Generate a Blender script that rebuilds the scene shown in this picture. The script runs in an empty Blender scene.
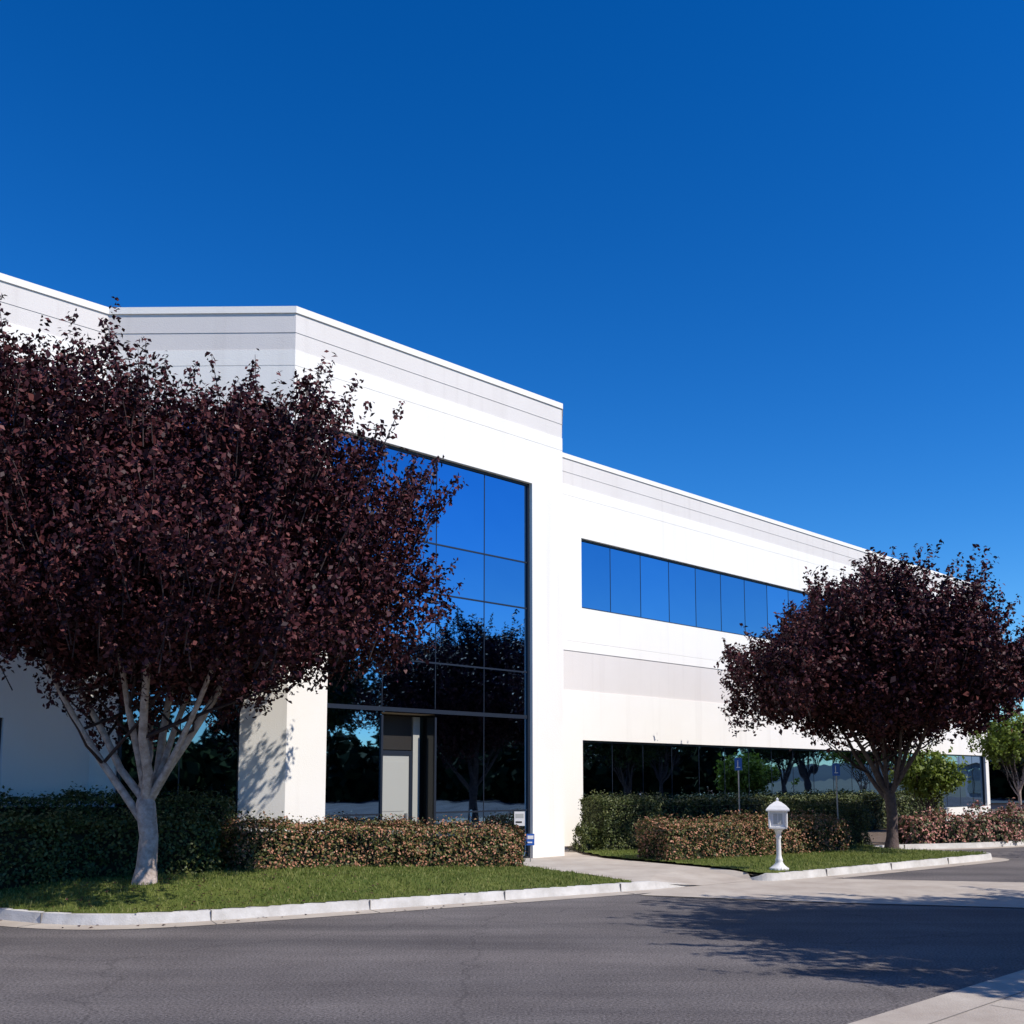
import bpy, math, random
import numpy as np
from mathutils import Vector, noise, Matrix
random.seed(7); rng=np.random.default_rng(7)
scene=bpy.context.scene
col=scene.collection

# ------------------------------------------------------------------ helpers
def new_obj(name,data,parent=None,loc=None):
    o=bpy.data.objects.new(name,data); col.objects.link(o)
    if loc is not None: o.location=loc
    if parent: o.parent=parent
    return o
def empty(name,loc=(0,0,0)):
    o=bpy.data.objects.new(name,None); col.objects.link(o); o.location=loc; o.empty_display_size=.3
    return o
def mesh(name,verts,faces,mats,midx=None,smooth=False):
    m=bpy.data.meshes.new(name); m.from_pydata([tuple(v) for v in verts],[],faces)
    for k in (mats if isinstance(mats,(list,tuple)) else [mats]): m.materials.append(k)
    if midx is not None: m.polygons.foreach_set('material_index',midx)
    if smooth: m.polygons.foreach_set('use_smooth',[True]*len(m.polygons))
    m.update(); return m
class MB:
    def __init__(s): s.v=[];s.f=[];s.m=[]
    def quad(s,a,b,c,d,m=0):
        k=len(s.v); s.v+=[a,b,c,d]; s.f.append((k,k+1,k+2,k+3)); s.m.append(m)
    def tri(s,a,b,c,m=0):
        k=len(s.v); s.v+=[a,b,c]; s.f.append((k,k+1,k+2)); s.m.append(m)
    def box(s,o,ax,ay,az,m=0):
        o=Vector(o);ax=Vector(ax);ay=Vector(ay);az=Vector(az)
        k=len(s.v)
        for p in (o,o+ax,o+ax+ay,o+ay): s.v.append(p)
        for p in (o,o+ax,o+ax+ay,o+ay): s.v.append(p+az)
        for f in ((0,3,2,1),(4,5,6,7),(0,1,5,4),(1,2,6,5),(2,3,7,6),(3,0,4,7)):
            s.f.append(tuple(k+i for i in f)); s.m.append(m)
    def tube(s,pts,rad,n=7,m=0):
        pts=[Vector(p) for p in pts]; k=len(s.v); N=len(pts)
        for i,p in enumerate(pts):
            t=(pts[min(i+1,N-1)]-pts[max(i-1,0)]).normalized()
            a=t.cross(Vector((0.3,1,0.1))).normalized(); b=t.cross(a)
            for j in range(n):
                th=2*math.pi*j/n
                s.v.append(p+(a*math.cos(th)+b*math.sin(th))*rad[i])
        for i in range(N-1):
            for j in range(n):
                s.f.append((k+i*n+j,k+i*n+(j+1)%n,k+(i+1)*n+(j+1)%n,k+(i+1)*n+j)); s.m.append(m)
        s.f.append(tuple(k+(N-1)*n+j for j in range(n))); s.m.append(m)
    def lathe(s,prof,c,n=20,m=0,rot=0):
        k=len(s.v); c=Vector(c)
        for r,z in prof:
            for j in range(n):
                th=2*math.pi*j/n+rot; s.v.append(c+Vector((r*math.cos(th),r*math.sin(th),z)))
        for i in range(len(prof)-1):
            for j in range(n):
                s.f.append((k+i*n+j,k+i*n+(j+1)%n,k+(i+1)*n+(j+1)%n,k+(i+1)*n+j)); s.m.append(m)
        s.f.append(tuple(k+(len(prof)-1)*n+j for j in range(n))); s.m.append(m)
    def make(s,name,mats,parent=None,smooth=False):
        return new_obj(name,mesh(name,s.v,s.f,mats,s.m,smooth),parent)

def mat(name,color,rough=.7,metal=0,noise_amt=0,nscale=5,color2=None,bump=0,bscale=60,spec=.5,detail=6):
    m=bpy.data.materials.new(name); m.use_nodes=True; nt=m.node_tree; N=nt.nodes; L=nt.links
    b=N['Principled BSDF']; b.inputs['Base Color'].default_value=(*color,1); b.inputs['Roughness'].default_value=rough
    b.inputs['Metallic'].default_value=metal; b.inputs['Specular IOR Level'].default_value=spec
    tc=N.new('ShaderNodeTexCoord')
    if color2:
        n=N.new('ShaderNodeTexNoise'); n.inputs['Scale'].default_value=nscale; n.inputs['Detail'].default_value=detail; n.inputs['Roughness'].default_value=.65
        L.new(tc.outputs['Object'],n.inputs['Vector'])
        r=N.new('ShaderNodeValToRGB'); r.color_ramp.elements[0].position=.35; r.color_ramp.elements[1].position=.68
        r.color_ramp.elements[0].color=(*color,1); r.color_ramp.elements[1].color=(*color2,1)
        L.new(n.outputs['Fac'],r.inputs['Fac']); L.new(r.outputs['Color'],b.inputs['Base Color'])
    if bump:
        n2=N.new('ShaderNodeTexNoise'); n2.inputs['Scale'].default_value=bscale; n2.inputs['Detail'].default_value=2
        L.new(tc.outputs['Object'],n2.inputs['Vector'])
        bp=N.new('ShaderNodeBump'); bp.inputs['Strength'].default_value=bump; bp.inputs['Distance'].default_value=.02
        L.new(n2.outputs['Fac'],bp.inputs['Height']); L.new(bp.outputs['Normal'],b.inputs['Normal'])
    return m

def leaf_mat(name,stops,rough=.5,trans=.25,tcol=(.1,.1,.02),spec=.25):
    m=bpy.data.materials.new(name); m.use_nodes=True; nt=m.node_tree; N=nt.nodes; L=nt.links
    b=N['Principled BSDF']; out=N['Material Output']; b.inputs['Roughness'].default_value=rough
    b.inputs['Specular IOR Level'].default_value=spec
    g=N.new('ShaderNodeNewGeometry'); r=N.new('ShaderNodeValToRGB'); cr=r.color_ramp
    cr.elements[0].position=stops[0][0]; cr.elements[0].color=(*stops[0][1],1)
    cr.elements[1].position=stops[-1][0]; cr.elements[1].color=(*stops[-1][1],1)
    for p,c in stops[1:-1]:
        e=cr.elements.new(p); e.color=(*c,1)
    L.new(g.outputs['Random Per Island'],r.inputs['Fac'])
    L.new(r.outputs['Color'],b.inputs['Base Color'])
    if trans>0:
        t=N.new('ShaderNodeBsdfTranslucent'); t.inputs['Color'].default_value=(*tcol,1)
        mx=N.new('ShaderNodeMixShader'); mx.inputs[0].default_value=trans
        L.new(b.outputs[0],mx.inputs[1]); L.new(t.outputs[0],mx.inputs[2]); L.new(mx.outputs[0],out.inputs['Surface'])
    return m

# ------------------------------------------------------------------ materials
def wall_mat(name,c1,c2):
    m=mat(name,c1,rough=.85,color2=c2,nscale=.6,bump=.2,bscale=45,spec=.2)
    nt=m.node_tree;N=nt.nodes;L=nt.links
    b=N['Principled BSDF']; src=b.inputs['Base Color'].links[0].from_socket
    tc=N.new('ShaderNodeTexCoord'); mp=N.new('ShaderNodeMapping'); mp.inputs['Scale'].default_value=(2.6,2.6,.12)
    L.new(tc.outputs['Object'],mp.inputs['Vector'])
    n=N.new('ShaderNodeTexNoise'); n.inputs['Scale'].default_value=1.4; n.inputs['Detail'].default_value=5
    L.new(mp.outputs[0],n.inputs['Vector'])
    r=N.new('ShaderNodeValToRGB'); r.color_ramp.elements[0].position=.28; r.color_ramp.elements[0].color=(.88,.87,.86,1)
    r.color_ramp.elements[1].position=.46; r.color_ramp.elements[1].color=(1,1,1,1)
    L.new(n.outputs['Fac'],r.inputs['Fac'])
    mx=N.new('ShaderNodeMixRGB'); mx.blend_type='MULTIPLY'; mx.inputs[0].default_value=.45
    L.new(src,mx.inputs[1]); L.new(r.outputs[0],mx.inputs[2]); L.new(mx.outputs[0],b.inputs['Base Color'])
    return m
M_white=wall_mat('stucco_white',(.86,.82,.745),(.88,.845,.775))
M_gray=wall_mat('stucco_grey',(.71,.66,.61),(.74,.69,.64))
M_beige=mat('beige_soffit',(.50,.40,.28),.7)
M_frame=mat('dark_frame',(.012,.018,.03),.4)
M_door=mat('door_paint',(.40,.40,.36),.5)
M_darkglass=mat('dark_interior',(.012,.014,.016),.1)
M_brown=mat('bronze_transom',(.035,.032,.030),.2)
M_roof=mat('roofing',(.22,.22,.22),.9,color2=(.28,.27,.27))
def glass(name,c):
    m=mat(name,c,rough=.015,metal=1)
    nt=m.node_tree;N=nt.nodes;L=nt.links;b=N['Principled BSDF']
    tc=N.new('ShaderNodeTexCoord'); n=N.new('ShaderNodeTexNoise'); n.inputs['Scale'].default_value=.9; n.inputs['Detail'].default_value=1
    L.new(tc.outputs['Object'],n.inputs['Vector']); bp=N.new('ShaderNodeBump'); bp.inputs['Strength'].default_value=.18; bp.inputs['Distance'].default_value=.02
    L.new(n.outputs['Fac'],bp.inputs['Height']); L.new(bp.outputs[0],b.inputs['Normal'])
    g=N.new('ShaderNodeNewGeometry'); mm=N.new('ShaderNodeMapRange'); mm.inputs[3].default_value=.82; mm.inputs[4].default_value=1.0
    L.new(g.outputs['Random Per Island'],mm.inputs[0])
    mx=N.new('ShaderNodeMixRGB'); mx.blend_type='MULTIPLY'; mx.inputs[0].default_value=1; mx.inputs[1].default_value=(*c,1)
    L.new(mm.outputs[0],mx.inputs[2]); L.new(mx.outputs[0],b.inputs['Base Color'])
    return m
M_glass=glass('reflective_glass',(.22,.38,.56))

def asphalt():
    m=mat('asphalt',(.118,.106,.104),rough=.92,color2=(.162,.147,.143),nscale=.45,bump=.6,bscale=70,spec=.15,detail=6)
    nt=m.node_tree;N=nt.nodes;L=nt.links;b=N['Principled BSDF']; src=b.inputs['Base Color'].links[0].from_socket
    tc=N.new('ShaderNodeTexCoord')
    n=N.new('ShaderNodeTexNoise'); n.inputs['Scale'].default_value=38; n.inputs['Detail'].default_value=3
    L.new(tc.outputs['Object'],n.inputs['Vector'])
    r=N.new('ShaderNodeValToRGB'); r.color_ramp.elements[0].position=.3; r.color_ramp.elements[0].color=(.4,.4,.4,1)
    r.color_ramp.elements[1].position=.7; r.color_ramp.elements[1].color=(1.6,1.58,1.58,1)
    L.new(n.outputs['Fac'],r.inputs['Fac'])
    mx=N.new('ShaderNodeMixRGB'); mx.blend_type='MULTIPLY'; mx.inputs[0].default_value=.85
    L.new(src,mx.inputs[1]); L.new(r.outputs[0],mx.inputs[2])
    ns=N.new('ShaderNodeTexNoise'); ns.inputs['Scale'].default_value=1.2; ns.inputs['Detail'].default_value=4
    L.new(tc.outputs['Object'],ns.inputs['Vector'])
    ad=N.new('ShaderNodeMixRGB'); ad.blend_type='ADD'; ad.inputs[0].default_value=.9
    L.new(tc.outputs['Object'],ad.inputs[1]); L.new(ns.outputs['Color'],ad.inputs[2])
    v=N.new('ShaderNodeTexVoronoi'); v.feature='DISTANCE_TO_EDGE'; v.inputs['Scale'].default_value=.2
    L.new(ad.outputs[0],v.inputs['Vector'])
    rr=N.new('ShaderNodeValToRGB'); rr.color_ramp.elements[0].position=.0; rr.color_ramp.elements[0].color=(.4,.4,.42,1)
    rr.color_ramp.elements[1].position=.006; rr.color_ramp.elements[1].color=(1,1,1,1)
    L.new(v.outputs['Distance'],rr.inputs['Fac'])
    m2=N.new('ShaderNodeMixRGB'); m2.blend_type='MULTIPLY'; m2.inputs[0].default_value=.4
    L.new(mx.outputs[0],m2.inputs[1]); L.new(rr.outputs[0],m2.inputs[2])
    mp=N.new('ShaderNodeMapping'); mp.inputs['Rotation'].default_value=(0,0,math.radians(-34)); mp.inputs['Scale'].default_value=(.10,.9,1)
    L.new(tc.outputs['Object'],mp.inputs['Vector'])
    n3=N.new('ShaderNodeTexNoise'); n3.inputs['Scale'].default_value=1.1; n3.inputs['Detail'].default_value=5
    L.new(mp.outputs[0],n3.inputs['Vector'])
    r3=N.new('ShaderNodeValToRGB'); r3.color_ramp.elements[0].position=.36; r3.color_ramp.elements[0].color=(.74,.74,.75,1)
    r3.color_ramp.elements[1].position=.64; r3.color_ramp.elements[1].color=(1.2,1.18,1.15,1)
    L.new(n3.outputs['Fac'],r3.inputs['Fac'])
    m3=N.new('ShaderNodeMixRGB'); m3.blend_type='MULTIPLY'; m3.inputs[0].default_value=.9
    L.new(m2.outputs[0],m3.inputs[1]); L.new(r3.outputs[0],m3.inputs[2])
    L.new(m3.outputs[0],b.inputs['Base Color'])
    return m
M_asph=asphalt()
M_conc=mat('concrete',(.38,.32,.265),.85,color2=(.50,.44,.37),nscale=1.3,bump=.3,bscale=60,spec=.2,detail=7)
M_joint=mat('joint_dark',(.2,.18,.16),.9)  # darker tone of the joint lines in kerb and pavement
M_kerb=mat('kerb_concrete',(.48,.455,.42),.85,color2=(.68,.655,.62),nscale=2.5,bump=.3,bscale=50,spec=.2,detail=7)
M_soil=mat('soil',(.09,.06,.04),.95,color2=(.14,.1,.07),nscale=4,bump=.8,bscale=20)
M_lawn=mat('lawn',(.07,.10,.02),.9,color2=(.15,.17,.04),nscale=1.6,bump=1,bscale=60,spec=.1)
M_ground=mat('dry_ground',(.13,.12,.07),.95,color2=(.2,.17,.1),nscale=.05)
M_hill=mat('hill',(.03,.045,.05),.95,color2=(.05,.065,.06),nscale=.01)
M_bark=mat('bark',(.30,.23,.19),.9,color2=(.58,.48,.42),nscale=9,bump=.8,bscale=25)
M_bark2=mat('bark_dark',(.07,.045,.04),.9,color2=(.14,.10,.09),nscale=9,bump=.8,bscale=25)
M_twig=mat('twig',(.03,.015,.015),.8)
M_plum=leaf_mat('plum_leaf',[(0,(.018,.006,.009)),(.45,(.042,.011,.015)),(.8,(.085,.024,.026)),(1,(.16,.055,.05))],.5,0,spec=.15)
M_green=leaf_mat('green_leaf',[(0,(.02,.035,.009)),(.6,(.035,.06,.014)),(1,(.07,.10,.02))],.5,0)
M_far=leaf_mat('far_leaf',[(0,(.012,.02,.008)),(.6,(.022,.034,.012)),(1,(.04,.055,.016))],.8,0,spec=.05)
M_lime=leaf_mat('lime_leaf',[(0,(.09,.13,.02)),(.6,(.14,.19,.03)),(1,(.22,.26,.05))],.5,.25,(.2,.28,.03))
M_hedge=leaf_mat('hedge_leaf',[(0,(.035,.05,.012)),(.36,(.08,.09,.022)),(.52,(.15,.14,.04)),(.72,(.30,.14,.075)),(1,(.52,.24,.15))],.5,0)
M_hedge_g=leaf_mat('hedge_green_leaf',[(0,(.03,.046,.011)),(.6,(.07,.09,.022)),(1,(.15,.155,.05))],.5,0)
M_hedge_p=leaf_mat('hedge_pink_leaf',[(0,(.06,.08,.025)),(.4,(.12,.12,.05)),(.65,(.36,.15,.12)),(1,(.58,.26,.23))],.5,0)
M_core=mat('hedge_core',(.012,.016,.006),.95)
M_grassb=leaf_mat('grass_blade',[(0,(.08,.12,.02)),(.6,(.15,.18,.04)),(1,(.30,.28,.10))],.6,.2,(.15,.2,.03))
M_paint=mat('white_paint',(.78,.76,.73),.45,color2=(.70,.68,.65),nscale=12)
M_blue=mat('sign_blue',(.02,.10,.40),.4)
M_steel=mat('galvanised_steel',(.35,.35,.35),.4,metal=.6)
M_lampglass=mat('frosted_glass',(.45,.45,.42),.25)
M_black=mat('black_mark',(.03,.03,.03),.5)

# ------------------------------------------------------------------ frame of the site
P0=Vector((1.29,25.2)); U=Vector((.7254,.6884)); Nn=Vector((.6884,-.7254))
def W(u,v,z=0):
    p=P0+U*u+Nn*v; return Vector((p.x,p.y,z))
H=11.6
# ------------------------------------------------------------------ office building
bld=empty('office_building',(0,0,0))
poly=[(-34,-2.7),(-10.6,-2.7),(-7.85,0),(0,0),(2.75,-2.7),(33,-2.7),(33,-26),(-34,-26)]
pw=[W(*p) for p in poly]; n=len(pw)
def turn(i):
    a=(pw[i]-pw[i-1]).normalized(); b=(pw[(i+1)%n]-pw[i]).normalized()
    return math.atan2(a.x*b.y-a.y*b.x,a.x*b.x+a.y*b.y)
mit=[math.tan(turn(i)/2) for i in range(n)]
walls=MB(); mull=MB(); glassb=MB()
GR=[10.34]; gw=.018
def facade(i,openings,xj=(),entry=None,band=True,wing=True):
    a=pw[i]; b=pw[(i+1)%n]; Ls=(b-a).length; t=(b-a)/Ls; nr=Vector((t.y,-t.x,0)); m0=mit[i]; m1=mit[(i+1)%n]
    grs=GR+([6.0] if wing else [])
    xs={0,Ls}; zs={0,H,11.46,10.68,.25,.27}
    if wing: zs|={4.56,5.73}
    for g in grs: zs|={g,g+gw}
    for x in xj: xs|={x,x+.02}
    for o in openings: xs|={o[0],o[1]}; zs|={o[2],o[3]}
    for o in openings:
        for mm in o[4]: xs.add(mm)
        for mm in o[5]: zs.add(mm)
    if entry: xs|={entry[0],entry[1]}; zs|={entry[2],entry[3]}
    xs=sorted(xs); zs=sorted(zs)
    def cell(x,z):
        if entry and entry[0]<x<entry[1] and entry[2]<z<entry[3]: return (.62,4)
        for o in openings:
            if o[0]<x<o[1] and o[2]<z<o[3]: return (.14,2)
        if z>11.46: return (-.02,0)
        if 10.68<z<11.46: return (.010,1)
        if wing and 4.56<z<5.73: return (.02,1)
        for g in grs:
            if g<z<g+gw: return (.007,0)
        for x0 in xj:
            if x0<x<x0+.02 and z<10.6: return (.012,0)
        return (0,0)
    def pos(x,z,d):
        xa=x
        if x==0: xa=m0*d
        if x==Ls: xa=Ls-m1*d
        p=a+t*xa-nr*d; return Vector((p.x,p.y,z))
    C=[[cell((xs[k]+xs[k+1])/2,(zs[j]+zs[j+1])/2) for j in range(len(zs)-1)] for k in range(len(xs)-1)]
    for k in range(len(xs)-1):
        for j in range(len(zs)-1):
            d,m=C[k][j]; x0,x1,z0,z1=xs[k],xs[k+1],zs[j],zs[j+1]
            tgt=glassb if m==2 else walls
            tgt.quad(pos(x0,z0,d),pos(x1,z0,d),pos(x1,z1,d),pos(x0,z1,d),0 if m==2 else m)
            if k+1<len(xs)-1:
                d2,m2=C[k+1][j]
                if d2!=d:
                    mm=4 if max(d,d2)>.5 else 0
                    walls.quad(pos(x1,z0,d),pos(x1,z0,d2),pos(x1,z1,d2),pos(x1,z1,d),mm)
            if j+1<len(zs)-1:
                d2,m2=C[k][j+1]
                if d2!=d:
                    mm=3 if max(d,d2)>.5 else 0
                    walls.quad(pos(x0,z1,d),pos(x1,z1,d),pos(x1,z1,d2),pos(x0,z1,d2),mm)
    walls.quad(pos(0,H,-.02),pos(Ls,H,-.02),pos(Ls,H,.35),pos(0,H,.35),0)
    walls.quad(pos(0,H,.35),pos(Ls,H,.35),pos(Ls,H-.6,.35),pos(0,H-.6,.35),0)
    def mb(x0,x1,z0,z1,dp=.05):
        o=a+t*x0-nr*.138; o=Vector((o.x,o.y,z0))
        mull.box(o,t*(x1-x0),nr*dp,(0,0,z1-z0))
    for o in openings:
        xx=sorted(set([o[0]+.03]+list(o[4])+[o[1]-.03])); zz=sorted(set([o[2]+.03]+list(o[5])+[o[3]-.03]))
        w=.026
        for q,x in enumerate(xx):
            edge=q in(0,len(xx)-1)
            ww=w if edge else .009; dp=.04 if edge else .006
            if entry and entry[0]+.05<x<entry[1]-.05:
                mb(x-ww,x+ww,entry[3],o[3],dp); continue
            if entry and (abs(x-entry[0])<.01 or abs(x-entry[1])<.01):
                mb(x-.025,x+.025,entry[2],entry[3]-.06,.03); mb(x-ww,x+ww,entry[3]+.13,o[3],dp); continue
            mb(x-ww,x+ww,o[2],o[3],dp)
        for q,z in enumerate(zz):
            edge=q in(0,len(zz)-1); dp=.036 if edge else .012
            if entry and entry[2]+.05<z<entry[3]-.05 or (entry and abs(z-entry[2])<.1):
                mb(o[0],entry[0],z-w*.7,z+w*.7,dp); mb(entry[1],o[1],z-w*.7,z+w*.7,dp); continue
            ww=.045 if (abs(z-3.49)<.02) else (w if edge else .018)
            mb(o[0],o[1],z-ww,z+ww,dp)
L0=(pw[1]-pw[0]).length
def rng_m(a,b,s): 
    r=[];x=a+s
    while x<b-.3: r.append(x); x+=s
    return r
facade(0,[(L0-18,L0-1.6,7.04,9.16,rng_m(L0-18,L0-1.6,1.46),[],True),(L0-18,L0-1.6,.7,3.13,rng_m(L0-18,L0-1.6,1.46),[],True)])
Lc=(pw[2]-pw[1]).length
facade(1,[(.5,Lc-.92,.12,9.28,[(.5+Lc-.92)/2],[1.26,3.49,4.58,6.15,7.29],True)],wing=False)
facade(2,[(.92,6.76,.12,9.28,[2.38,3.84,5.30],[1.26,3.49,4.58,6.15,7.29],True)],entry=(2.38,3.84,.12,3.42),wing=False)
facade(3,[],wing=False)
facade(4,[(.884,25.7,7.04,9.16,rng_m(.884,25.7,1.46),[],True),(.884,29.9,.7,3.13,rng_m(.884,29.9,1.46),[],True)])
facade(5,[]);facade(6,[]);facade(7,[])
walls.make('walls',[M_white,M_gray,M_glass,M_beige,M_darkglass],bld)
glassb.make('window_glass',[M_glass],bld)
mull.make('window_frames',[M_frame],bld)
new_obj('roof',mesh('roof',[Vector((p.x,p.y,H-.55)) for p in pw],[tuple(range(n))],[M_roof]),bld)
a=pw[2]; t=(pw[3]-pw[2]).normalized(); nr=Vector((t.y,-t.x,0))
def ent(x,d,z): p=a+t*x-nr*d; return Vector((p.x,p.y,z))
db=MB()
def eb(x0,x1,d0,d1,z0,z1,m): db.box(ent(x0,d0,z0),t*(x1-x0),nr*(d0-d1),(0,0,z1-z0),m)
eb(2.50,3.45,.61,.56,.13,2.52,0)
eb(2.41,2.50,.61,.54,.13,2.62,6); eb(3.45,3.53,.61,.54,.13,2.62,6); eb(2.50,3.45,.61,.54,2.52,2.62,6)
eb(2.62,3.33,.56,.552,.3,1.1,2); eb(2.62,3.33,.56,.552,1.3,2.38,2)
eb(3.34,3.38,.56,.50,1.05,1.25,3)
eb(2.56,2.70,.552,.545,1.95,2.2,5)
eb(3.55,3.74,.61,.55,.13,3.38,0)
eb(2.41,3.53,.61,.58,2.64,3.38,5)
db.make('entrance_door',[M_door,M_beige,M_door,M_steel,M_paint,M_brown,M_frame],bld)

# ------------------------------------------------------------------ ground layers
def sheet(name,pts,z,m,sub=0):
    return new_obj(name,mesh(name,[(x,y,z) for x,y in pts],[tuple(range(len(pts)))],[m]))
sheet('ground',[(-4000,-4000),(4000,-4000),(4000,4000),(-4000,4000)],-.02,M_ground)
sheet('road',[(-70,-40),(90,-40),(90,90),(-70,90)],0,M_asph)
KL=[(-30,31),(-14,19.4),(-11,17.2),(-9,15.75),(-7.9,15.05),(-7.1,14.6),(-6.4,14.25),(-5.6,14.1),(-4.8,14.3),(-3.76,14.85),(-.99,16.5),(2.30,18.5),(3.0,18.97),(3.53,19.36)]
KR=[(4.62,20.6),(4.70,20.3),(5.04,20.15),(5.5,20.38),(8.5,22.75),(11.5,25.1),(11.98,25.55),(12.1,25.95),(11.8,26.3),(10.4,27.2),(10.0,27.9),(10.2,28.6),(10.9,29.0),(15.1,30.3),(24,38),(40,54)]
def smooth(P,it=2):
    for _ in range(it):
        Q=[P[0]]
        for i in range(len(P)-1):
            A=Vector(P[i]);B=Vector(P[i+1]); Q+= [tuple(A*.75+B*.25),tuple(A*.25+B*.75)]
        Q.append(P[-1]); P=Q
    return P
KLs=smooth(KL); KRs=smooth(KR)
def offs(P,d):
    R=[]
    for i in range(len(P)):
        A=Vector(P[max(i-1,0)]);B=Vector(P[min(i+1,len(P)-1)]); tt=(B-A).normalized(); nn=Vector((-tt.y,tt.x))
        R.append(Vector(P[i])+nn*d)
    return R
def kerb(name,P,hs,j0,j1):
    b=MB(); o=offs(P,0); i1=offs(P,.03); i2=offs(P,.16); g=offs(P,-.38)
    for k in range(len(P)-1):
        h0,h1=hs[k],hs[k+1]
        b.quad((*o[k],0),(*o[k+1],0),(*i1[k+1],h1),(*i1[k],h0))
        b.quad((*i1[k],h0),(*i1[k+1],h1),(*i2[k+1],h1),(*i2[k],h0))
        b.quad((*i2[k],h0),(*i2[k+1],h1),(*i2[k+1],0),(*i2[k],0))
        b.quad((*g[k],.006),(*g[k+1],.006),(*o[k+1],.010),(*o[k],.010),1)
    for k in (0,len(P)-1):
        b.quad((*o[k],0),(*i1[k],hs[k]),(*i2[k],hs[k]),(*i2[k],0))
    # expansion joints every ~2.4 m
    acc=0
    for k in range(len(P)-1):
        A=Vector(P[k]);B=Vector(P[k+1]);Ls=(B-A).length
        if Ls<1e-4: continue
        t_=(B-A)/Ls; nn=Vector((-t_.y,t_.x)); s=2.4-acc
        while s<Ls:
            q=A+t_*s; h=hs[k]
            if j0<q.x<j1 and h>.14:
                b.box((*(q-nn*.003-t_*.006),.0),(*(t_*.012),0),(*(nn*.165),0),(0,0,h+.002),2)
                b.box((*(q-nn*.38-t_*.006),.0),(*(t_*.012),0),(*(nn*.37),0),(0,0,.012),2)
            s+=2.4
        acc=(acc+Ls)%2.4
    return b.make(name,[M_kerb,M_conc,M_joint])
hsL=[.15*min(1,max(.07,(3.6-p[0])/1.0)) for p in KLs]
hsR=[.15*min(1,max(.05,(p[0]-4.5)/.5)) if p[1]<21 and p[0]<6 else .15 for p in KRs]
kerb('kerb',KLs,hsL,-12,2.3); kerb('kerb',KRs,hsR,5.6,11.4)
inL=[tuple(p) for p in offs(KLs,.12)]; inR=[tuple(p) for p in offs(KRs,.12)]
padL=[p for p in inL if p[0]<2.5]; padR=[p for p in inR if not(p[0]<4.75 and p[1]<20.7)]
pad=padL+[(2.45,18.68),(2.9,20.5),(4.0,21.5),(4.72,20.75)]+padR+[(40,80),(-30,80)]
sheet('planting_bed',pad,.10,M_soil)
sheet('footpath',[(2.45,18.72),(2.9,20.5),(4.0,21.5),(4.70,20.78),(4.55,21.3),(3.6,22.6),(2.2,24.4),(1.75,25.6),(1.4,28.8),(-6,24),(-6,18.9),(0.2,21.9),(1.5,20.4),(2.2,18.95)],.125,M_conc)
rb=MB(); A=(2.42,18.66,.127);B=(3.56,19.30,.016);C_=(4.72,20.22,.016);D_=(4.75,20.75,.127);E=(4.0,21.5,.127);F=(2.9,20.5,.127)
rb.tri(A,B,F); rb.quad(B,C_,E,F); rb.tri(C_,D_,E); rb.make('kerb_ramp',[M_conc])
sheet('concrete_apron',[(2.6,18.3),(2.2,17.75),(5,16.75),(8,16.0),(14,14.4),(22,12.4),(23,16.5),(14,18.9),(9.8,19.9),(6.6,20.6),(5.15,20.1),(4.8,20.35),(4.4,20.25),(3.5,19.5),(3.5,19.3)],.013,M_conc)
sheet('pavement',[(-7.0,-1.2),(2.35,8.19),(5.6,11.12),(30,33.5),(34,28),(3,-6)],.006,M_conc)
jb=MB()
for k in range(5):
    s0=Vector((3.9,9.6))+Vector((.742,.67))*k*2.6; d=Vector((.67,-.742)); q=Vector((.742,.67))*.010
    jb.quad((*(s0+d*.5),.010),(*(s0+d*5),.010),(*(s0+d*5+q),.010),(*(s0+d*.5+q),.010))
a0=Vector((2.35,8.19))+Vector((.67,-.742))*.45; b0=a0+Vector((.742,.67))*20; q=Vector((.67,-.742))*.012
jb.quad((*a0,.0102),(*b0,.0102),(*(b0+q),.0102),(*(a0+q),.0102))
jb.make('pavement_joints',[M_joint])

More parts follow.
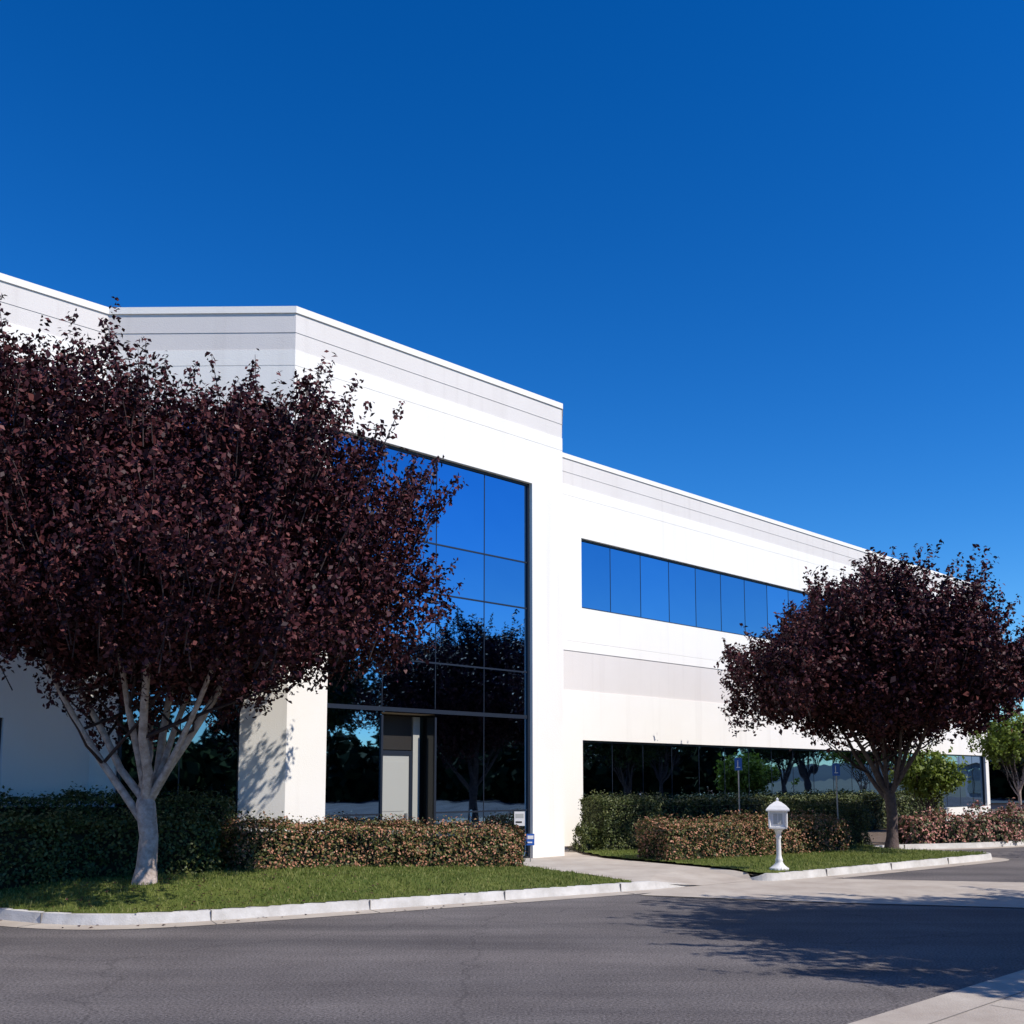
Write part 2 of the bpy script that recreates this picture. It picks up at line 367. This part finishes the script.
def inpoly(x,y,P):
    c=False;j=len(P)-1
    for i in range(len(P)):
        if ((P[i][1]>y)!=(P[j][1]>y)) and x<(P[j][0]-P[i][0])*(y-P[i][1])/(P[j][1]-P[i][1])+P[i][0]: c=not c
        j=i
    return c
kl=np.array(KLs)
def distk(x,y):
    A=kl[:-1];B=kl[1:];AB=B-A;AP=np.array([x,y])-A
    t_=np.clip((AP*AB).sum(1)/(AB*AB).sum(1),0,1)
    return np.sqrt(((AP-AB*t_[:,None])**2).sum(1)).min()
def sstep(a,b,x): x=min(1,max(0,(x-a)/(b-a))); return x*x*(3-2*x)
def lawn_z(x,y):
    left=1-sstep(-4.5,1.5,x)
    return .155+.24*left*sstep(.15,1.9,distk(x,y))+.01*noise.noise(Vector((x*2,y*2,0)))
def lawn(name,P,zf,step=.2,blades=0,blen=.05):
    xs=[p[0] for p in P];ys=[p[1] for p in P]
    nx=int((max(xs)-min(xs))/step)+2; ny=int((max(ys)-min(ys))/step)+2
    vi={};V=[];F=[]
    def gv(i,j):
        if (i,j) not in vi:
            x=min(xs)+i*step;y=min(ys)+j*step; vi[(i,j)]=len(V);V.append((x,y,zf(x,y)))
        return vi[(i,j)]
    for i in range(nx):
        for j in range(ny):
            x=min(xs)+(i+.5)*step;y=min(ys)+(j+.5)*step
            if inpoly(x,y,P): F.append((gv(i,j),gv(i+1,j),gv(i+1,j+1),gv(i,j+1)))
    g=new_obj(name,mesh(name,V,F,[M_lawn],smooth=True))
    if blades:
        bv=[];bf=[];c=0
        while c<blades:
            x=random.uniform(min(xs),max(xs));y=random.uniform(min(ys),max(ys))
            if not inpoly(x,y,P): continue
            c+=1; z=zf(x,y); th=random.uniform(0,6.28); w=.008; h=blen*random.uniform(.5,1.3)*(1+.6*noise.noise(Vector((x*1.5,y*1.5,3))))
            dx,dy=math.cos(th)*w,math.sin(th)*w; lx,ly=random.gauss(0,.02),random.gauss(0,.02)
            k=len(bv); bv+=[(x-dx,y-dy,z-.005),(x+dx,y+dy,z-.005),(x+lx,y+ly,z+h)]; bf.append((k,k+1,k+2))
        new_obj('blades',mesh('blades',bv,bf,[M_grassb]),g)
    return g
inner=[tuple(p) for p in offs(KLs,.14)]
P1=[p for p in inner if -16<p[0]<2.45]+[(2.15,18.75),(1.3,20.2),(.3,21.7),(-5,20.2),(-16,22)]
lawn('lawn',P1,lawn_z,.15,45000,.05)
innerR=[tuple(p) for p in offs(KRs,.14)]
P2=[p for p in innerR if p[1]<28.6 and not(p[0]<4.75 and p[1]<20.7)]+[(9,32),(2.6,28.5),(1.85,26.2),(2.3,24.6),(3.7,22.8),(4.6,21.4),(4.75,20.8)]
lawn('lawn',P2,lambda x,y:.155+.01*noise.noise(Vector((x*2,y*2,0))),.15,22000,.05)

# ------------------------------------------------------------------ foliage
def leaves(name,cent,dirs,size,m,wfac=.6,nj=.75):
    """leaf normal follows dirs (outward), the blade lies across it"""
    n_=len(cent); up=dirs/np.linalg.norm(dirs,axis=1)[:,None]+rng.normal(0,nj,(n_,3)); up/=np.linalg.norm(up,axis=1)[:,None]
    r=rng.normal(0,1,(n_,3)); s=np.cross(up,r); s/=np.linalg.norm(s,axis=1)[:,None]; d=np.cross(s,up)
    L=size[:,None]; Wd=L*wfac
    v=np.empty((n_,4,3)); v[:,0]=cent-d*L*.5; v[:,1]=cent+s*Wd*.5+up*L*.12; v[:,2]=cent+d*L*.5; v[:,3]=cent-s*Wd*.5+up*L*.12
    me=bpy.data.meshes.new(name); me.vertices.add(n_*4); me.vertices.foreach_set('co',v.reshape(-1))
    me.loops.add(n_*4); me.loops.foreach_set('vertex_index',np.arange(n_*4,dtype=np.int32))
    me.polygons.add(n_); me.polygons.foreach_set('loop_start',np.arange(0,n_*4,4,dtype=np.int32))
    me.polygons.foreach_set('loop_total',np.full(n_,4,dtype=np.int32))
    me.materials.append(m); me.update(calc_edges=True); me.validate()
    return me

def build_tree(name,base,fork_z,trunk_r,center,radii,nspr,nleaf,lsize,mleaf,mbark,seed,clip=None,sprL=(.35,.75),flat=.62,shoots=120,thr=-.12,tilt=0,fill=900,amp=1.0,shL=(.5,1.25)):
    R=random.Random(seed); root=empty(name,base)
    C=Vector(center); rad=Vector(radii); off=Vector((seed*3.1,seed*1.7,0))
    def env(d):
        return 1+amp*(.34*noise.noise(d*1.9+off)+.26*noise.noise(d*4.2+off))
    def epoint(d,f):
        e=env(d)*f; z=d.z*rad.z*e
        x=d.x*rad.x*e
        if d.z<0: z*=flat
        else: z+=tilt*x*min(1,d.z*1.5)
        return C+Vector((x,d.y*rad.y*e,z))
    wood=MB()
    fork=Vector((R.uniform(-.05,.05),R.uniform(-.05,.05),fork_z))
    wood.tube([(0,0,-.15),(0.01,0,.05),(.03,.0,.3),(.05,0,fork_z*.6),tuple(fork),tuple(fork+Vector((0,0,.25)))],
              [trunk_r*1.55,trunk_r*1.25,trunk_r*1.0,trunk_r*.92,trunk_r*.98,trunk_r*.5],12)
    def bez(a,b,bulge,k=7):
        mid=(a+b)/2+bulge; out=[]
        for i in range(k+1):
            s=i/k; out.append(a*(1-s)**2+mid*2*s*(1-s)+b*s*s+Vector((R.gauss(0,.03),R.gauss(0,.03),R.gauss(0,.02)))*(1 if 0<i<k else 0))
        return out
    nl=9
    for i in range(nl):
        th=2*math.pi*(i+R.uniform(-.25,.25))/nl; el=R.uniform(.2,1.2)
        d=Vector((math.cos(th)*math.cos(el),math.sin(th)*math.cos(el),math.sin(el)))
        tgt=epoint(d,.66)
        st=fork+Vector((0,0,R.uniform(-.35,.15)))
        dirh=Vector((tgt.x-st.x,tgt.y-st.y,0))
        pts=bez(st,tgt,Vector((0,0,-.35))+dirh*.10,8); r0=trunk_r*R.uniform(.36,.56)
        wood.tube(pts,[r0*(1-.82*q/8) for q in range(9)],7)
        for j in range(8):
            q=R.randint(2,7); s=pts[q]
            dd=(Vector((R.gauss(0,1),R.gauss(0,1),R.gauss(.5,.7)))+(s-C).normalized()*.8).normalized()
            tg=epoint(dd,.8)
            tg=s.lerp(tg,R.uniform(.5,.9))
            if tg.z<s.z: tg.z=s.z+.2
            if clip and not clip(Vector(base)+tg): continue
            p2=bez(s,tg,Vector((0,0,-.15)),5); r1=r0*(1-.82*q/8)*.55
            wood.tube(p2,[max(.007,r1*(1-.8*k/5)) for k in range(6)],5,1)
    pc=[];pd=[];sz=[]
    sunside=Vector((0,0,.5))
    def spr(p,d,L,k,w=.10,ls=1.0):
        if clip and not clip(Vector(base)+p+d*L): return False
        rd=(p-C); rd=rd.normalized() if rd.length>.01 else Vector((0,0,1))
        for _ in range(k):
            s=R.random(); o=Vector((R.gauss(0,1),R.gauss(0,1),R.gauss(0,1)))*w*(1-.5*s)
            pc.append(p+d*(L*s)+o); pd.append(o.normalized()*.7+rd*.5+sunside); sz.append(ls*R.uniform(.7,1.3))
        return True
    c=0; tries=0
    while c<nspr and tries<nspr*8:
        tries+=1
        d=Vector((R.gauss(0,1),R.gauss(0,1),R.gauss(0,1))).normalized(); f=R.random()**.36
        p=epoint(d,f*.93)
        nv=noise.noise(p*1.05+off)+.5*noise.noise(p*2.3+off)
        if nv<thr+(.14 if f>.80 else -.2): continue
        rd=(p-Vector((0,0,fork_z))).normalized()
        dd=(rd*.75+Vector((0,0,.6))+Vector((R.gauss(0,.3),R.gauss(0,.3),R.gauss(0,.2)))).normalized()
        spr(p,dd,R.uniform(*sprL),nleaf,.08); c+=1
    for _ in range(fill):
        d=Vector((R.gauss(0,1),R.gauss(0,1),R.gauss(0,1))).normalized(); p=epoint(d,.76*R.random()**.5)
        spr(p,Vector((0,0,1)),.5,12,.28,1.6)
    g=0
    while g<shoots:
        d=Vector((R.gauss(0,1),R.gauss(0,1),R.gauss(.45,.8))).normalized(); p0=epoint(d,.86)
        for _ in range(R.randint(3,8)):
            g+=1
            p=p0+Vector((R.gauss(0,.25),R.gauss(0,.25),R.gauss(0,.15)))
            rd=(p-Vector((0,0,fork_z))).normalized()
            dd=(rd*.8+Vector((0,0,.65))+Vector((R.gauss(0,.2),R.gauss(0,.2),0))).normalized(); L=R.uniform(*shL)*rad.z/3.3
            if not spr(p,dd,L,int(nleaf*2.3),.07): continue
            wood.tube([p-dd*.3,p+dd*L*.5,p+dd*L*.95],[.012,.008,.004],4,1)
    wood.make('trunk_and_limbs',[mbark,M_twig],root,smooth=True)
    pc=np.array([tuple(v) for v in pc]); pd=np.array([tuple(v) for v in pd])
    me=leaves('crown_leaves',pc,pd,np.array(sz)*lsize,mleaf)
    new_obj('crown_leaves',me,root)
    return root
def clipb(p):
    r=Vector((p.x,p.y))-P0; u=r.dot(U); v=r.dot(Nn)
    if u<-10.6: return v>-2.35
    if u<-7.85: return v>-2.35+(u+10.6)*.98
    if u<0: return v>.35
    return v>-2.3
build_tree('purple_plum_tree',(-5.72,16.0,.36),1.25,.155,(.32,-.1,4.8),(4.35,3.2,3.12),7600,24,.088,M_plum,M_bark,3,clip=clipb,shoots=640,tilt=-.17,fill=3000,flat=.76)
build_tree('purple_plum_tree',(10.25,27.7,.15),1.5,.15,(-.1,0,4.5),(4.2,4.0,2.8),4400,20,.115,M_plum,M_bark2,11,clip=clipb,sprL=(.4,.8),shoots=400,fill=2100,flat=.72,amp=1.15)

def copy_tree(src,name,loc,rotz,sc):
    e=empty(name,loc); e.rotation_euler=(0,0,rotz); e.scale=(sc,sc,sc)
    for ch in src.children:
        o=bpy.data.objects.new(ch.name.split('.')[0],ch.data); col.objects.link(o); o.parent=e
    return e
t2=bpy.data.objects['purple_plum_tree.001']
copy_tree(t2,'purple_plum_tree',(12.05,10.75,0),1.2,1.12)
copy_tree(t2,'purple_plum_tree',(23.0,21.2,0),2.6,1.2)
g1=build_tree('shade_tree',tuple(W(20,17,0)),1.6,.16,(0,0,5),(3.4,3.4,3.4),1500,18,.18,M_green,M_bark2,23,shoots=60,sprL=(.5,.9),fill=700)
for k,(u_,v_,s_) in enumerate([(27,15,.9),(34,18,1.1),(42,14,1.0),(52,18,1.2),(3,28,1.1),(11,30,1.3)]):
    copy_tree(g1,'shade_tree',tuple(W(u_,v_,0)),k*1.3,s_)
build_tree('young_maple_tree',(15.0,36.8,.1),.8,.05,(0,0,1.8),(1.2,1.2,1.0),330,16,.13,M_lime,M_bark2,31,shoots=20,sprL=(.25,.5),fill=40)
build_tree('young_maple_tree',(21.6,43.5,.1),1.4,.07,(0,0,3.2),(1.7,1.7,1.5),420,14,.15,M_lime,M_bark,37,shoots=30,sprL=(.3,.6),fill=40,amp=1.5)
# distant tree masses; unseen ring added to darken the glass reflections
R=random.Random(5); pc=[];pd=[]
def clump(c_,r_,hh,nn_):
    for _ in range(nn_):
        d=Vector((R.gauss(0,1),R.gauss(0,1),R.gauss(0,1))).normalized(); f=R.uniform(.8,1.05)
        p=c_+Vector((d.x*r_*f,d.y*r_*f,hh*.48+d.z*hh*.52*f))
        if p.z<0: p.z=R.uniform(0,1.5)
        pc.append(tuple(p)); pd.append(tuple(d+Vector((0,0,.4))))
for k in range(330):
    th=math.radians(-200+232*(k+R.random())/330); rr=R.uniform(60,76)
    clump(Vector((6+rr*math.cos(th),6+rr*math.sin(th),0)),R.uniform(2.6,4.6),R.uniform(4,7.5),200)
for k in range(16):      # beyond the end of the office wing
    clump(Vector((34+k*4+R.uniform(-2,2),100+R.uniform(-4,4),0)),R.uniform(3,5),R.uniform(6,10),220)
new_obj('added_distant_trees',leaves('added_distant_trees',np.array(pc),np.array(pd),rng.uniform(.7,1.5,len(pc)),M_far,wfac=.8))

def hedge(name,path,width,zb,zt,m,dens=1100,lsize=.06,seed=1,lump=.10):
    root=empty(name,(path[0][0],path[0][1],0)); ox,oy=path[0]
    pc=[];pd=[]; core=MB(); R=random.Random(seed); rc=.24
    for i in range(len(path)-1):
        A=Vector(path[i]);B=Vector(path[i+1]);Ls=(B-A).length;t_=(B-A)/Ls;nn=Vector((-t_.y,t_.x)); hw=width/2
        e0=.2 if i==0 else .0; e1=.2 if i==len(path)-2 else .0
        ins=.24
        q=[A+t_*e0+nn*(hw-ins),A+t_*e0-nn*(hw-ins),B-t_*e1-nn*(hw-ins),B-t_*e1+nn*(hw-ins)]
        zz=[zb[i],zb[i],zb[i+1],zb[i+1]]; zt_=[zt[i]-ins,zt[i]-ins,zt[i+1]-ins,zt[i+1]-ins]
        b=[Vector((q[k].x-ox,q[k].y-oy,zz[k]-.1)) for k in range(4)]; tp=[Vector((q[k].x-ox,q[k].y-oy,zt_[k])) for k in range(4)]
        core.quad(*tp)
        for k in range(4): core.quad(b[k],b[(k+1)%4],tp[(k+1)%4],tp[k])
        hh=(zt[i]+zt[i+1]-zb[i]-zb[i+1])/2
        area=Ls*(width+2*hh)+(2*width*hh); xa=0 if i==0 else .3; xb=0 if i==len(path)-2 else .3
        for _ in range(int(area*dens)):
            r=R.random()*area
            s=R.random()*(Ls+xa+xb)-xa; f=min(1,max(0,s/Ls)); z0=zb[i]*(1-f)+zb[i+1]*f; z1=zt[i]*(1-f)+zt[i+1]*f
            if r<Ls*width: w_=R.uniform(-hw,hw); z=z1; nv=Vector((0,0,1))
            elif r<Ls*(width+hh): w_=-hw; z=R.uniform(z0,z1); nv=Vector((-nn.x,-nn.y,0))
            elif r<Ls*(width+2*hh): w_=hw; z=R.uniform(z0,z1); nv=Vector((nn.x,nn.y,0))
            else:
                w_=R.uniform(-hw,hw); z=R.uniform(z0,z1)
                if R.random()<.5:
                    s=0; nv=Vector((-t_.x,-t_.y,0))
                    if i>0: continue
                else:
                    s=Ls; nv=Vector((t_.x,t_.y,0))
                    if i<len(path)-2: continue
            p=A+t_*s+nn*w_; P=Vector((p.x,p.y,z))
            cx=max(0,abs(w_)-(hw-rc)); cz=max(0,z-(z1-rc)); r2=math.hypot(cx,cz)
            if r2>rc and cx>0 and cz>0:
                k_=rc/r2; sg=1 if w_>0 else -1
                w2=sg*(hw-rc+cx*k_); p=A+t_*s+nn*w2; P=Vector((p.x,p.y,z1-rc+cz*k_))
            for se,sgn,on in ((s,1,i==0),(Ls-s,-1,i==len(path)-2)):
                if on and se<rc:
                    ce=rc-se; cz=max(0,P.z-(z1-rc)); pw_=(Vector((P.x,P.y))-A).dot(nn); cw=max(0,abs(pw_)-(hw-rc)); r3=math.sqrt(ce*ce+cz*cz+cw*cw)
                    if r3>rc:
                        k_=rc/r3; dlt=ce*(1-k_)*sgn; P.x+=t_.x*dlt; P.y+=t_.y*dlt
                        P.z-=cz*(1-k_); sg=1 if pw_>0 else -1; P.x-=nn.x*sg*cw*(1-k_); P.y-=nn.y*sg*cw*(1-k_)
            ds=lump*1.5*noise.noise(P*1.5)+lump*.9*noise.noise(P*5)-R.random()*.13+(.12 if R.random()<.08 else 0)
            P=P+nv*ds
            pc.append((P.x-ox,P.y-oy,P.z)); pd.append(tuple(nv*.9+Vector((0,0,.45))))
    core.make('dark_core',[M_core],root)  # near-black solid box filling the inside of the hedge
    me=leaves('leaves',np.array(pc),np.array(pd),rng.uniform(.6,1.3,len(pc))*lsize,m,wfac=.6,nj=.6)
    new_obj('leaves',me,root)
    return root
hedge('clipped_hedge',[(-12,13.9+1.1),(-9.2,15.9+.35),(-7.6,16.75),(-5.25,18.2)],1.1,[.3,.36,.38,.36],[1.5,1.5,1.42,1.32],M_hedge_g,seed=1,dens=1000,lsize=.07)
hedge('clipped_hedge',[(-5.15,18.35),(-2.2,20.35),(.05,21.95)],1.1,[.36,.22,.15],[1.3,1.12,1.0],M_hedge,seed=2,dens=1300)
hedge('clipped_hedge',[(-11.3,16.2),(-9.4,17.9),(-8.1,19.0),(-5.2,19.15)],.8,[.15,.15,.15,.15],[1.75,1.75,1.72,1.7],M_hedge_g,dens=700,seed=3,lsize=.07)
hedge('clipped_hedge',[(2.05,27.2),(3.75,27.9)],1.5,[.15,.15],[1.55,1.52],M_hedge_g,seed=4)
hedge('clipped_hedge',[tuple(W(4.2,-1.4).xy),tuple(W(24,-1.4).xy)],.9,[.15,.15],[1.42,1.42],M_hedge_g,dens=450,lsize=.09,seed=5)
hedge('clipped_hedge',[(3.15,23.65),(5.9,25.45),(8.55,27.2)],1.2,[.15,.15,.15],[1.05,1.03,1.0],M_hedge,seed=6,dens=1200)
hedge('clipped_hedge',[(7.6,28.0),(10.0,29.7)],1.1,[.15,.15],[1.37,1.34],M_hedge_g,seed=7)
hedge('flowering_shrubs',[(11.4,30.2),(14.8,31.3),(22,37.5),(30,46)],1.0,[.12,.12,.12,.12],[.98,.98,.98,.98],M_hedge_p,dens=480,lsize=.095,seed=8,lump=.35)
hedge('small_shrub',[(1.65,26.5),(2.2,26.8)],.55,[.15,.15],[.85,.8],M_hedge_g,seed=9,lump=.2)
# fallen leaves round the left tree, in the gutter and on the path
pc=[];R=random.Random(77)
while len(pc)<420:
    x=R.gauss(-5.2,2.6); y=R.gauss(15.6,1.3)
    if inpoly(x,y,P1) and y<18: pc.append((x,y,lawn_z(x,y)+.035))
    elif distk(x,y)<.5 and not inpoly(x,y,P1) and R.random()<.5: pc.append((x,y,.013) if not inpoly(x,y,[tuple(p) for p in KLs]+[(3,40),(-30,40)]) else (x,y,.17))
pc=np.array(pc)
new_obj('fallen_leaves',leaves('fallen_leaves',pc,np.tile([0,0,1.],(len(pc),1)),rng.uniform(.04,.08,len(pc)),M_plum,nj=.15))

# ------------------------------------------------------------------ lantern post
lp=empty('white_lamp_post',(5.46,21.0,.155))
b=MB()
b.lathe([(.20,0),(.20,.035),(.17,.05),(.12,.09),(.085,.13),(.07,.17),(.08,.20),(.065,.23),(.05,.30),(.045,.60),(.05,.64),(.065,.66),(.05,.69),(.055,.74),(.09,.80),(.15,.84)],(0,0,0),24)
b.make('turned_post',[M_paint],lp,smooth=True)
b=MB(); r45=math.radians(30)
b.lathe([(.0,.838),(.255,.84),(.255,.875),(.22,.88)],(0,0,0),4,rot=r45)
b.lathe([(.215,.87),(.225,1.20)],(0,0,0),4,rot=r45)
b.lathe([(.33,1.195),(.33,1.225),(.24,1.30),(.11,1.37),(.04,1.39),(.03,1.41),(.04,1.43),(.0,1.47)],(0,0,0),4,rot=r45)
for k in range(4):
    th=r45+k*math.pi/2; c=Vector((.235*math.cos(th),.235*math.sin(th),.87))
    b.tube([c,c+Vector((.006*math.cos(th),.006*math.sin(th),.33))],[.024,.024],6)
    th2=th+math.pi/4; nrm=Vector((math.cos(th2),math.sin(th2),0)); tg=Vector((-math.sin(th2),math.cos(th2),0))
    b.box(nrm*.157+tg*-.09+Vector((0,0,.93)),tg*.18,nrm*.006,(0,0,.21),1)
    b.box(nrm*.157+tg*-.006+Vector((0,0,.93)),tg*.012,nrm*.012,(0,0,.21),0)
b.make('lantern_box',[M_paint,M_lampglass],lp)

# ------------------------------------------------------------------ signs
def parking_sign(loc,hh,face):
    e=empty('accessible_parking_sign',loc); b=MB(); f=Vector(face).normalized(); s=Vector((-f.y,f.x,0))
    b.tube([(0,0,0),(0,0,hh)],[.022,.022],8,0)
    o=f*.03+Vector((0,0,hh-.36))-s*.10
    b.box(o,s*.20,f*.006,(0,0,.34),1)
    b.box(o+s*.05+f*.007+Vector((0,0,.07)),s*.10,f*.002,(0,0,.02),2)
    b.box(o+s*.075+f*.0072+Vector((0,0,.07)),s*.022,f*.002,(0,0,.17),2)
    b.lathe([(.0,0),(.018,.0),(.018,.02)],o+s*.086+f*.008+Vector((0,0,.25)),10,2)
    b.make('post_and_plate',[M_steel,M_blue,M_paint],e)
parking_sign((8.95,28.1,.15),2.3,(-.35,-1,0))
parking_sign((6.3,28.3,.15),2.45,(-.3,-1,0))
def notice(name,loc,w,h,zc,face,cols):
    e=empty(name,loc); b=MB(); f=Vector(face).normalized(); s=Vector((-f.y,f.x,0))
    b.tube([(0,0,0),(0,0,zc)],[.012,.012],6,0)
    o=f*.014-s*w/2+Vector((0,0,zc-h/2)); b.box(o,s*w,f*.01,(0,0,h),1)
    b.box(o+s*w*.12+f*.0105+Vector((0,0,h*.55)),s*w*.76,f*.003,(0,0,h*.3),2)
    b.box(o+s*w*.12+f*.0105+Vector((0,0,h*.2)),s*w*.6,f*.003,(0,0,h*.12),3)
    b.make('post_and_plate',[M_steel]+cols,e)
notice('notice_sign',(.17,23.2,.125),.24,.32,.98,(.1,-1,0),[M_paint,M_lampglass,M_black])
notice('yard_sign',(.42,23.4,.125),.18,.26,.5,(.1,-1,0),[M_blue,M_paint,M_paint])

# ------------------------------------------------------------------ distant building + hills
db_=empty('distant_warehouse',(0,0,0)); b=MB()
b.box((29,64,0),(60,10,0),(-6,30,0),(0,0,3.6),0)
b.box((28.6,63.3,3.6),(61,10.2,0),(-6,31,0),(0,0,.9),1)
for k in range(14):
    b.box(Vector((29.3,63.99,.5))+Vector((4.1,.683,0))*k,(3.8,.633,0),(.03,-.18,0),(0,0,2.6),2)
b.make('walls_and_roof',[M_roof,M_gray,M_glass],db_)
hv=[];hf=[];K=180
for k in range(K):
    th=2*math.pi*k/K; c_,s_=math.cos(th),math.sin(th)
    hgt=18+34*abs(noise.noise(Vector((c_*3,s_*3,1))))+14*noise.noise(Vector((c_*11,s_*11,5)))
    hv+=[(1500*c_,1500*s_,-3),(1750*c_,1750*s_,hgt),(2200*c_,2200*s_,-3)]
for k in range(K):
    a_=3*k;b_=3*((k+1)%K); hf+=[(a_,b_,b_+1,a_+1),(a_+1,b_+1,b_+2,a_+2)]
new_obj('hills',mesh('hills',hv,hf,[M_hill],smooth=True))

# ------------------------------------------------------------------ light
el=math.radians(46); hx,hy=.86,-.51
D=Vector((hx*math.cos(el),hy*math.cos(el),math.sin(el)))
sl=bpy.data.lights.new('sun','SUN'); sl.energy=5.0; sl.angle=math.radians(.5); sl.color=(1,.945,.87)
so=new_obj('sun',sl); so.rotation_euler=D.to_track_quat('Z','Y').to_euler(); so.location=(20,-20,40)
w=bpy.data.worlds.new('World'); scene.world=w; w.use_nodes=True; nt=w.node_tree
bg=nt.nodes['Background']; sk=nt.nodes.new('ShaderNodeTexSky'); sk.sky_type='NISHITA'; sk.sun_disc=False
sk.sun_elevation=el; sk.sun_rotation=math.atan2(hx,hy); sk.air_density=1.0; sk.dust_density=0.0; sk.ozone_density=3.5; sk.altitude=0
hs=nt.nodes.new('ShaderNodeHueSaturation'); hs.inputs['Saturation'].default_value=1.38
gm=nt.nodes.new('ShaderNodeGamma'); gm.inputs['Gamma'].default_value=1.15
tint=nt.nodes.new('ShaderNodeMixRGB'); tint.blend_type='MULTIPLY'; tint.inputs[0].default_value=1; tint.inputs[2].default_value=(.68,.87,1.03,1)
nt.links.new(sk.outputs[0],hs.inputs['Color']); nt.links.new(hs.outputs[0],gm.inputs[0]); nt.links.new(gm.outputs[0],tint.inputs[1]); nt.links.new(tint.outputs[0],bg.inputs['Color']); bg.inputs['Strength'].default_value=.118
scene.view_settings.view_transform='Standard'; scene.view_settings.look='None'; scene.view_settings.exposure=0

# ------------------------------------------------------------------ camera
cd=bpy.data.cameras.new('camera'); cam=new_obj('camera',cd); cam.location=(0,0,2.0)
cam.rotation_euler=(math.radians(96),0,0); cd.sensor_width=36; cd.lens=36*1013/1024; cd.shift_y=(672.5-512)/1024
cd.clip_end=9000; cd.clip_start=.1
scene.camera=cam
